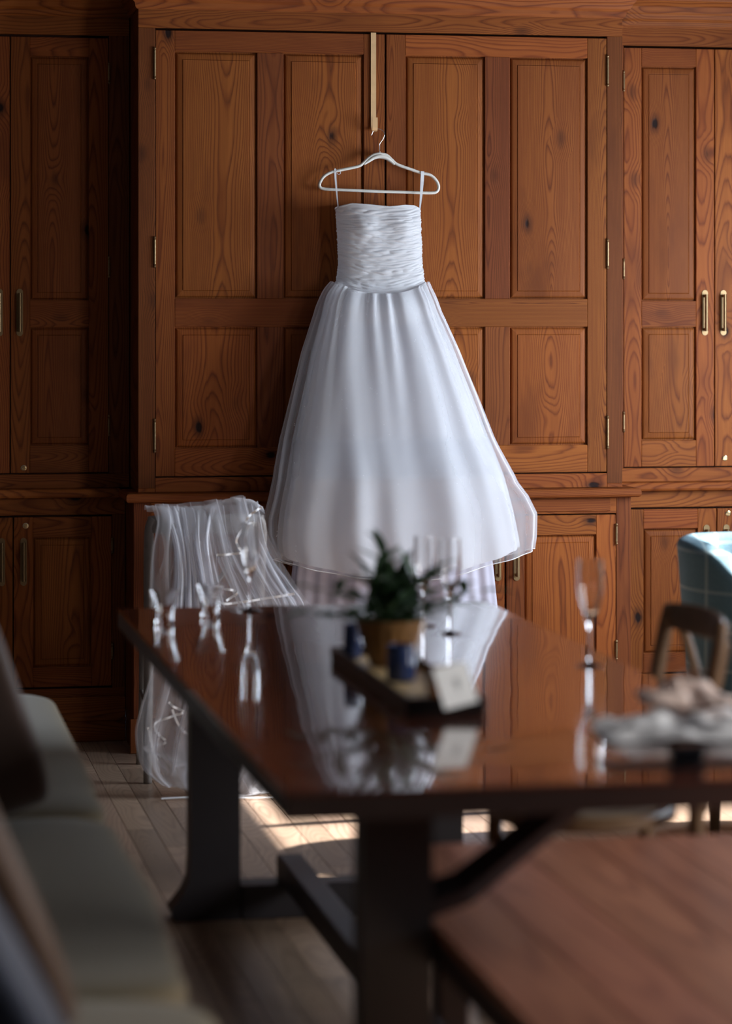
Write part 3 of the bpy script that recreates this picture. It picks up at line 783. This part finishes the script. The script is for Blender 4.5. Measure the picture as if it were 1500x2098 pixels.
# outer layer over the chair back to the floor
sheet('tulle_layer', [(218, 228, yT), (232, 330, -.79), (200, 500, -.81), (182, 720, -.82), (186, 1000, -.84), (185, 1240, -.85), (120, 1480, -.87), (92, 1640, -.88), (130, 1830, -.90), (240, 1930, -.92)],
      [(885, 225, yT), (915, 400, -.79), (1000, 580, -.81), (1110, 760, -.83), (1230, 960, -.84), (1280, 1240, -.85), (1250, 1500, -.88), (1100, 1800, -.92), (960, 2000, -.95), (820, 2060, -.98)], yT, .05, 9, 1.3, M['tulle'])
sheet('tulle_layer', [(225, 232, yT), (300, 500, -.80), (240, 740, -.80), (230, 1050, -.81), (215, 1300, -.83), (190, 1560, -.85), (180, 1700, -.87), (215, 1850, -.89)],
      [(800, 168, yT), (860, 420, -.79), (950, 640, -.80), (1060, 830, -.81), (1080, 1100, -.83), (1000, 1500, -.86), (900, 1800, -.89), (700, 1960, -.92)], yT, .06, 7, 5.1, M['tulle'])
# gathered dense fall in the middle
sheet('gathered_tulle', [(250, 240, yT), (330, 430, -.80), (345, 640, -.81), (320, 860, -.82), (330, 1100, -.82), (330, 1350, -.83)],
      [(600, 240, yT), (560, 430, -.80), (590, 640, -.81), (640, 860, -.82), (650, 1100, -.83), (520, 1350, -.83)], yT, .055, 11, 2.2, M['tulled'])
sheet('gathered_tulle', [(330, 240, yT), (345, 500, -.79), (360, 720, -.80), (345, 900, -.80), (350, 1100, -.81)],
      [(450, 245, yT), (490, 500, -.79), (540, 720, -.80), (530, 900, -.80), (560, 1100, -.81)], yT, .04, 8, 8.8, M['tulled'])
# cross-falling layer towards the dress
sheet('tulle_layer', [(560, 235, yT), (600, 500, -.79), (700, 740, -.80), (760, 900, -.80), (800, 1200, -.82)],
      [(870, 205, yT), (930, 500, -.79), (1060, 700, -.80), (1160, 840, -.81), (1230, 1200, -.82)], yT, .05, 9, 11.4, M['tulle'])
# back fall behind the top rail, over the seat side
def backfall(u, v):
    x = -.935+.40*u+.02*math.sin(v*3); z = .905-.5*v+.02*math.sin(u*9); y = -.69+.012*NZ.noise(Vector((u*12, v*3, 1)))+.02*v
    return Vector((x, y, z))
def over(u, v):   # top roll across the rail
    a = PI*v; x = -.93+.385*u
    zt = interp([(0, .912), (.25, .905), (.5, .908), (.75, .935), (.92, .925), (1, .90)], u)
    return Vector((x, -.715+.04*-math.cos(a), zt-.02+.018*math.sin(a)+.004*NZ.noise(Vector((u*20, v*2, 2)))))
bm = new(); grid(bm, over, 60, 8); O('tulle_top_fold', bm, M['tulle'], ve, smooth='all')
# lower folds on the floor
sheet('tulle_layer', [(310, 1430, -.86), (240, 1580, -.87), (190, 1720, -.88), (290, 1860, -.90), (300, 1945, -.93)],
      [(470, 1300, -.86), (560, 1500, -.87), (700, 1700, -.88), (850, 1850, -.92), (960, 2010, -.97)], -.86, .03, 5, 3.7, M['tulle'], 60, 40)
EDG = [
    [(890, 235), (845, 265), (805, 300), (790, 340)], [(842, 330), (790, 350), (735, 430), (745, 480), (762, 515), (690, 527), (612, 532)],
    [(640, 740), (700, 745), (736, 766), (670, 812)], [(560, 735), (600, 790), (660, 830), (800, 815), (960, 790), (1090, 770)],
    [(318, 1435), (350, 1465), (402, 1488), (398, 1502), (330, 1525), (240, 1560), (235, 1600), (262, 1640), (296, 1670), (280, 1692), (180, 1710), (185, 1732), (300, 1775), (450, 1812), (560, 1830)],
    [(340, 1480), (370, 1560), (410, 1615), (450, 1640)], [(345, 1830), (380, 1820), (470, 1822)], [(190, 1590), (215, 1700), (240, 1780), (300, 1850)]]
for k, e in enumerate(EDG):
    P = smooth_pts([V(a, b, -.862-.006*k if b > 1300 else -.835-.004*k) for a, b in e], 8)
    for i, p in enumerate(P): p.y += .004*math.sin(i*.7)
    bm = new(); ribbon(bm, P, .0062 if b > 600 else .0075); O('satin_edging', bm, M['satin'], ve)
bm = new(); P = smooth_pts([(-.91, -1.00, .006), (-.80, -1.005, .008), (-.66, -1.03, .006), (-.52, -1.06, .007), (-.44, -1.02, .006)], 8)
ribbon(bm, P, .010, Vector((.1, 1, .2)).normalized()); O('satin_edging', bm, M['satin'], ve)

# ------------------------------------------------------------------ dining table
TX0, TX1, TY0, TY1 = -1.175, -.175, -5.26, -2.37
tb = thing('dining_table', 'long glossy reddish-brown trestle dining table on dark legs', 'table', (-.675, -3.8, 0))
bm = new(); box(bm, TX0, TX1, TY0, TY1, .742, .75, .0025, 2); O('tabletop', bm, M['table'], tb)
bm = new(); box(bm, TX0+.001, TX1-.001, TY0+.001, TY1-.001, .699, .7415, .002); O('edge_band', bm, M['tedge'], tb)
for y in (-2.72, -4.90):
    far = y > -4
    posts = ((-.965, 0), (-.39, 0)) if far else ((-.925, 0),)
    for px, _ in posts:
        bm = new(); w = .063
        s = 1 if px > -.6 else -1
        # post flaring into the foot on the outer side
        prof = [(-w, .66), (-w, .30), (-w, .16), (-w-.003, .105), (-w-.016, .072), (-w-.044, .036), (-w-.050, .028), (-w-.040, .001), (w, .001), (w, .66)]
        pts = [(px-s*a, z) for a, z in prof]
        A = [bm.verts.new((a, y-.045, z)) for a, z in pts]; B = [bm.verts.new((a, y+.045, z)) for a, z in pts]
        n = len(A); bm.faces.new(A); bm.faces.new(B[::-1])
        for k in range(n): bm.faces.new((A[k], B[k], B[(k+1) % n], A[(k+1) % n]))
        O('leg_post', bm, M['black'], tb)
    bx('foot', M['black'], tb, px+.064 if not far else -.90, -.455 if far else -.72, y-.05, y+.05, .0, .085, .004)
    bx('cross_beam', M['black'] if far else M['rail_red'], tb, -1.028 if far else -.985, -.325, y-.045, y+.045, .661, .6985, .003)
bx('long_stretcher', M['black'], tb, -.80, -.735, -4.92, -2.70, .085, .15, .004)
bm = new(); tube(bm, [(-.868, -4.9, .488), (-.80, -4.9, .508), (-.60, -4.9, .655)], [.034, .034, .030], 4); O('brace', bm, M['black'], tb)

# low bench under the table
bn = thing('wooden_bench', 'low wide reddish plank bench pushed beneath the near end of the table', 'bench', (-.46, -5.0, 0))
for k in range(5):
    w = .78/5; x0 = -.855+k*w
    bm = new(); box(bm, x0+.0006, x0+w-.0006, -6.15, -4.19, .43, .45, .0015); O('seat_plank', bm, M['bench'], bn)
bx('side_rail', M['tedge'], bn, -.854, -.830, -6.14, -4.20, .375, .4295, .002); bx('side_rail', M['tedge'], bn, -.10, -.076, -6.14, -4.20, .375, .4295, .002)
for x in (-.69, -.14):
    for y in (-4.30, -6.0): bx('leg', M['tedge'], bn, x-.03, x+.03, y-.03, y+.03, 0, .4295, .004)

# ------------------------------------------------------------------ window seat with cushions and pillows
def softbox(name, mat, parent, c, s, e=.28, rot=None, seed=0, sag=.006, n=44):
    def sp(w, m_): return math.copysign(abs(w)**m_, w)
    def f(u, v):
        a = u*2*PI-PI; b = v*PI-PI/2
        p = Vector((s[0]*sp(math.cos(b), e)*sp(math.cos(a), e), s[1]*sp(math.cos(b), e)*sp(math.sin(a), e), s[2]*sp(math.sin(b), e*1.6)))
        k = sag*NZ.noise(p*4+Vector((seed, 0, 0))); p *= (1+k/max(.1, s[2])*.5)
        if rot: p = rot @ p
        return Vector(c)+p
    bm = new(); grid(bm, f, n*2, n, closeu=True); bmesh.ops.remove_doubles(bm, verts=bm.verts, dist=1e-5)
    return O(name, bm, mat, parent, smooth='all')
ws = thing('window_seat', 'built-in window seat running along the left wall, mostly out of frame', 'bench', (-1.9, -5, 0))
bx('seat_box', M['cv'], ws, -2.44, -1.36, -9.2, -1.66, .0, .30, .004)
for k, (a, b, d) in enumerate([(-3.66, -1.64, 'farthest olive-grey seat cushion, its end lit blue by daylight'), (-5.28, -3.69, 'middle olive-grey seat cushion beside the brown pillow'), (-7.2, -5.31, 'nearest olive-grey seat cushion at the bottom left edge of the photo')]):
    o = softbox('seat_cushion', M['sofa'], None, (-1.875, (a+b)/2, .377), (.565, (b-a)/2, .075), .16, seed=k*3, sag=.010)
    tag(o, d, 'cushion', 'long seat cushions')
def pil(label, mat, c, s, tilt, rz, lean=.3):
    R = Matrix.Rotation(rz, 3, 'Z') @ Matrix.Rotation(-lean, 3, 'X') @ Matrix.Rotation(tilt, 3, 'Y')
    o = softbox('throw_pillow', mat, None, c, s, .28, R, seed=c[1]*3, sag=.01); return tag(o, label, 'pillow', 'pillows on the window seat')

# ------------------------------------------------------------------ armchair
AX, AY = 0., 0.
AC = (.885, -1.95, 0)
ac = thing('armchair', 'blue plaid wing armchair with sunlit rim at the right edge of the frame', 'armchair', AC, math.radians(-50))
def shell(u, v, off):
    # plan: U open towards +x ; u along the U from near arm front to far arm front
    L1 = .34; Rr = .33-off
    q = u*2-1
    a = q*1.25
    seg = abs(q)
    if seg < .5:
        an = PI+q*PI; x = Rr*math.cos(an); y = -Rr*math.sin(an)*-1
        x = Rr*math.cos(PI - q*PI); y = Rr*math.sin(PI - q*PI)
        px, py = x, -y if 0 else y
    else:
        sgn = 1 if q > 0 else -1
        px, py = (seg-.5)*2*.52, sgn*Rr
    top = interp([(0, .87), (.30, .865), (.42, .84), (.54, .74), (.66, .64), (.8, .58), (1, .55)], seg)
    z = .16+(top-.16)*v
    lean = .05*(1-min(1, seg*1.4))*v
    return Vector((AX+px-lean*1.5, AY+py*(1+.05*v), z))
bm = new()
nu, nv = 64, 12
Ao = [[bm.verts.new(shell(i/nu, j/nv, 0)) for i in range(nu+1)] for j in range(nv+1)]
Ai = [[bm.verts.new(shell(i/nu, j/nv, .085)) for i in range(nu+1)] for j in range(nv+1)]
for j in range(nv):
    for i in range(nu):
        bm.faces.new((Ao[j][i], Ao[j][i+1], Ao[j+1][i+1], Ao[j+1][i])); bm.faces.new((Ai[j][i+1], Ai[j][i], Ai[j+1][i], Ai[j+1][i+1]))
for i in range(nu): bm.faces.new((Ao[nv][i], Ao[nv][i+1], Ai[nv][i+1], Ai[nv][i])); bm.faces.new((Ao[0][i+1], Ao[0][i], Ai[0][i], Ai[0][i+1]))
for j in range(nv): bm.faces.new((Ao[j][0], Ao[j+1][0], Ai[j+1][0], Ai[j][0])); bm.faces.new((Ao[j+1][nu], Ao[j][nu], Ai[j][nu], Ai[j+1][nu]))
bmesh.ops.recalc_face_normals(bm, faces=bm.faces)
rim_e = [e for e in bm.edges if all(abs(v.co.z-(shell(0, 0, 0).z)) > .2 for v in e.verts) and e.calc_face_angle(0) > .9]
bmesh.ops.bevel(bm, geom=rim_e, offset=.025, segments=4, affect='EDGES', profile=.6)
O('upholstered_shell', bm, M['plaid'], ac, smooth='all')
softbox('seat_cushion', M['plaid'], ac, (AX+.12, AY, .38), (.36, .235, .08), .3, seed=2)
for sx in (-.18, .42):
    for sy in (-.22, .22):
        bm = new(); tube(bm, [(AX+sx, AY+sy, 0), (AX+sx, AY+sy, .17)], [.014, .02], 10); O('leg', bm, M['chairw'], ac, smooth='all')
o = softbox('cushion', M['lprint'], None, tuple(Vector(AC)+Matrix.Rotation(math.radians(-50), 3, 'Z') @ Vector((-.07, .0, .69))), (.07, .20, .20), .45, Matrix.Rotation(math.radians(-50), 3, 'Z') @ Matrix.Rotation(-.25, 3, 'Y'), seed=5)
tag(o, 'gold and cream leaf-patterned cushion propped in the blue armchair', 'cushion')

# pillows
pil('dark brown pillow leaning at the left edge on the middle seat cushion', M['pbrown'], (-1.600, -3.76, .712), (.085, .23, .235), -.33, 0, 0)
pil('tan-brown pillow at the bottom left corner, closest to the navy one', M['ptan'], (-1.69, -5.60, .675), (.08, .21, .215), -.43, 0, 0)
pil('navy blue pillow at the very bottom left corner of the photo', M['pblue'], (-1.72, -6.12, .66), (.08, .21, .20), -.52, 0, 0)

# ------------------------------------------------------------------ glasses
def flute(label, x, y, h=.232, r=.0265):
    bm = new(); t = .0011
    k = h/.232
    outer = [(0, 0), (.030, 0), (.0305, .001), (.026, .003), (.010, .0055), (.0045, .010), (.0036, .03), (.0036, .075), (.0042, .088), (.010, .100), (.018, .118), (.0235, .14), (r, .165), (r*.99, .195), (r*.93, .232)]
    inner = [(r*.93-t, .232), (r*.99-t, .195), (r-t, .165), (.0235-t, .14), (.018-t, .120), (.009, .106), (0, .101)]
    lathe(bm, [(a, b*k) for a, b in outer+inner], 40, (x, y, .75)); o = O('champagne_flute', bm, M['glass'], smooth=True)
    return tag(o, label, 'glass', 'champagne flutes')
flute('champagne flute beside the tumblers at the far left end of the table', -.84, -2.50)
flute('champagne flute directly behind the potted plant, farther of the two', -.463, -2.93, .225)
flute('champagne flute behind the plant, nearer the camera and further right', -.436, -3.11, .232)
flute('lone champagne flute on the right side of the table', -.262, -3.77, .235, .029)
def tumbler(label, x, y):
    bm = new(); t = .0022
    outer = [(0, 0), (.022, 0), (.0245, .003), (.0225, .02), (.023, .035), (.030, .062), (.040, .086)]
    inner = [(.040-t, .086), (.030-t, .062), (.023-t, .036), (.022-t, .022), (.020, .014), (0, .012)]
    lathe(bm, outer+inner, 36, (x, y, .75)); o = O('glass_tumbler', bm, M['glass'], smooth=True)
    return tag(o, label, 'glass', 'flared glass tumblers')
tumbler('flared glass tumbler nearest the left table edge', -1.098, -2.80)
tumbler('flared glass tumbler between the other tumbler and the flute', -.965, -2.66)

# ------------------------------------------------------------------ tray, plant, jars, card
ty = thing('serving_tray', 'long gold-topped tray with a dark rim under the potted plant', 'tray', (-.68, -4.02, .75))
bx('tray_base', M['traytop'], ty, -.80, -.665, -4.44, -3.60, .751, .765, .001)
for a in ((-.812, -.8, -4.452, -3.588), (-.665, -.653, -4.452, -3.588)): bx('rim', M['trayedge'], ty, *a, .7505, .783, .002)
for a in ((-.8, -.665, -4.452, -4.44), (-.8, -.665, -3.6, -3.588)): bx('rim', M['trayedge'], ty, *a, .7505, .783, .002)
pl = thing('potted_plant', 'bushy dark green plant in a ribbed bronze pot on the tray', 'plant', (-.713, -3.80, .766))
bm = new(); cx, cy = -.7155, -3.80
prof = [(0, .766), (.043, .766), (.045, .772), (.066, .83), (.074, .852), (.0765, .864), (.072, .866), (.067, .850), (.060, .845)]
n = 72; rings = []
for r, z in prof:
    rings.append([bm.verts.new((cx+(r+(.0022*math.cos(k*2*PI*18/n) if .77 < z < .85 else 0))*math.cos(2*PI*k/n), cy+(r+(.0022*math.cos(k*2*PI*18/n) if .77 < z < .85 else 0))*math.sin(2*PI*k/n), z)) for k in range(n)])
for A, B in zip(rings[1:-1], rings[2:]):
    for k in range(n): bm.faces.new((A[k], A[(k+1) % n], B[(k+1) % n], B[k]))
bm.faces.new(rings[1][::-1]); 
for v in rings[0]: bm.verts.remove(v)
O('pot', bm, M['pot'], pl, smooth=True)
bm = new(); lathe(bm, [(0, .846), (.030, .848), (.056, .845)], 30, (cx, cy, 0)); O('soil', bm, M['soil'], pl, smooth=True)
def leaf_mesh(L, Wd, mat, curl):
    bm = new()
    def f(u, v):
        w = Wd*math.sin(PI*min(1, v*.93+.05))**.8*(1-.25*v)
        return Vector(((u-.5)*w*2, L*v, -curl*L*v*v+abs(u-.5)*w*.7))
    grid(bm, f, 4, 7)
    me = bpy.data.meshes.new('leaf'); bm.to_mesh(me); bm.free(); me.materials.append(mat)
    for p in me.polygons: p.use_smooth = True
    return me
LM = [leaf_mesh(.075, .013, M['leaf'], .25), leaf_mesh(.055, .013, M['leaf'], .4), leaf_mesh(.095, .013, M['leaf'], .15)]
LP = [leaf_mesh(.038, .016, M['leafp'], .3)]
def stem(pts, nleaf, meshes, sz=1., r=.0022):
    P = smooth_pts(pts, 6); bm = new(); tube(bm, P, [r*(1-.5*i/len(P)) for i in range(len(P))], 6); O('stem', bm, M['leaf'], pl, smooth='all')
    for k in range(nleaf):
        i = int((k+1)/nleaf*(len(P)-1)); p = P[i]; t = (P[i]-P[max(0, i-1)]).normalized()
        an = k*2.4+random.random()*.6
        side = Vector((math.cos(an), math.sin(an), .15)).normalized(); d = (t*.7+side*(.75 if k < nleaf-1 else .1)).normalized()
        o = bpy.data.objects.new('leaf', random.choice(meshes)); COL.objects.link(o); o.parent = pl
        q = d.to_track_quat('Y', 'Z'); o.rotation_mode = 'QUATERNION'; o.rotation_quaternion = q
        s = sz*random.uniform(1.0, 1.5); o.scale = (s, s, s); o.location = p-OFF[pl.name]
B0 = Vector((cx, cy, .845))
for dx, dy, dz, nl, ms, sz in [(-.012, 0, .155, 13, LM, .9), (-.035, -.01, .105, 11, LM, .95), (.015, .01, .085, 10, LM, 1.), (.055, 0, .105, 12, LM, .95), (-.065, .0, .075, 9, LM, .8),
                               (.09, -.01, .085, 9, LM, .85), (-.135, .0, .090, 8, LM[:2], .75), (.140, 0, .055, 8, LM, .85), (.165, .01, .075, 6, LM[:2], .8), (-.10, .02, .03, 8, LP, 1.), (.06, -.05, .04, 8, LM, .8),
                               (.03, -.04, .06, 8, LP, 1.), (-.05, -.05, .045, 8, LM, .8), (-.15, 0, .035, 7, LP, 1.0), (.02, .03, .09, 10, LM, .9)]:
    dx *= 1.2; e = B0+Vector((dx, dy, dz)); mdl = B0+Vector((dx*.4, dy*.4, dz*.65))
    stem([B0+Vector((dx*.1, dy*.1, 0)), mdl, e], nl, ms, sz)
def jar(label, x, y, r, h, mat):
    bm = new(); lathe(bm, [(0, 0), (r*.9, 0), (r, .004), (r, h*.8), (r*.93, h*.93), (r*.97, h), (r*.85, h), (r*.83, h*.9), (r*.85, .01), (0, .008)], 32, (x, y, .766))
    return tag(O('blue_jar', bm, mat, smooth=True), label, 'jar', 'small blue jars')
jar('small cobalt blue jar in front of the plant pot', -.745, -4.06, .030, .075, M['bluej'])
jar('small dark blue jar behind the left side of the plant pot', -.775, -3.66, .020, .075, M['bluej'])
o = bx('wooden_block', M['amber'], None, -.735, -.680, -4.34, -4.27, .7665, .825, .003); tag(o, 'amber wooden block behind the white card on the tray', 'block')
# card: leaning, tipped clockwise
cd = thing('paper_card', 'white square card with a small grey emblem leaning on the tray', 'card', (-.688, -4.37, .80), 0)
R = Matrix.Translation(W(933, 1404, -4.485)) @ Matrix.Rotation(math.radians(28), 4, 'Z') @ Matrix.Rotation(math.radians(-20), 4, 'X') @ Matrix.Rotation(math.radians(-6), 4, 'Y')
bm = new(); box(bm, -.044, .044, -.0006, .0006, -.041, .041, .0003); bmesh.ops.transform(bm, matrix=R, verts=bm.verts); O('card_sheet', bm, M['card'], cd)
bm = new()
for k in range(6):
    a = k*PI/3; 
    tube(bm, [(.004, -.0012, .004), (.004+.009*math.sin(a), -.0012, .004+.011*math.cos(a))], [.0006, .0016], 6)
tube(bm, [(.004, -.0012, .004), (.002, -.0012, -.016)], .0006, 6)
bmesh.ops.transform(bm, matrix=R, verts=bm.verts); O('emblem', bm, M['ink'], cd)

# ------------------------------------------------------------------ stationery at the right end
def crumple(name, label, cat, pts, z, amp, mat, seed, th=.002):
    bm = new(); a, b, c, d = [Vector(p) for p in pts]
    def f(u, v, o=0):
        p = (a.lerp(b, u)).lerp(d.lerp(c, u), v)
        h = z+amp*(.5+NZ.noise(Vector((u*3.5+seed, v*3.5, seed)))+.4*NZ.noise(Vector((u*9, v*9+seed, 1))))
        q = min(u, 1-u, v, 1-v); h = z+(h-z)*min(1, .25+q*5)
        return Vector((p.x, p.y, max(z, h)+o))
    grid(bm, lambda u, v: f(u, v, th), 40, 40); grid(bm, lambda u, v: f(u, v, 0), 40, 40)
    bmesh.ops.remove_doubles(bm, verts=bm.verts, dist=1e-6)
    return tag(O(name, bm, mat, smooth='all'), label, cat)
crumple('linen_napkin', 'rumpled white linen napkin lying right of the lone flute', 'napkin', [(-.525, -4.86, 0), (-.18, -4.93, 0), (-.19, -4.56, 0), (-.50, -4.66, 0)], .7512, .030, M['linen'], 2.)
crumple('paper_sheet', 'blush pink sheet folded on top of the white napkin', 'paper', [(-.40, -4.68, 0), (-.20, -4.72, 0), (-.20, -4.40, 0), (-.37, -4.50, 0)], .785, .028, M['blush'], 6.)
fs = thing('dried_flower', 'small dried brown flower sprig on the blush sheet', 'flower', (-.30, -4.60, .82))
for k in range(8):
    a = k*.785; bm = new()
    grid(bm, lambda u, v: Vector((-.275+math.cos(a)*.032*v-math.sin(a)*(u-.5)*.018*math.sin(PI*v), -4.58+math.sin(a)*.032*v+math.cos(a)*(u-.5)*.018*math.sin(PI*v), .828+.012*v)), 3, 5)
    O('petal', bm, M['dried'], fs, smooth='all')
bm = new(); tube(bm, [(-.275, -4.58, .829), (-.33, -4.56, .829)], .002, 6); O('stem', bm, M['dried'], fs)
bt = thing('black_tray', 'flat black tray near the front table edge with a small black box', 'tray', (-.66, -5.1, .75))
bx('tray_base', M['blk'], bt, -.60, -.30, -5.16, -5.06, .7508, .756, .002)
o = bx('black_box', M['blk'], None, -.48, -.42, -5.13, -5.09, .7565, .785, .006); tag(o, 'small black box sitting on the flat black tray', 'box')
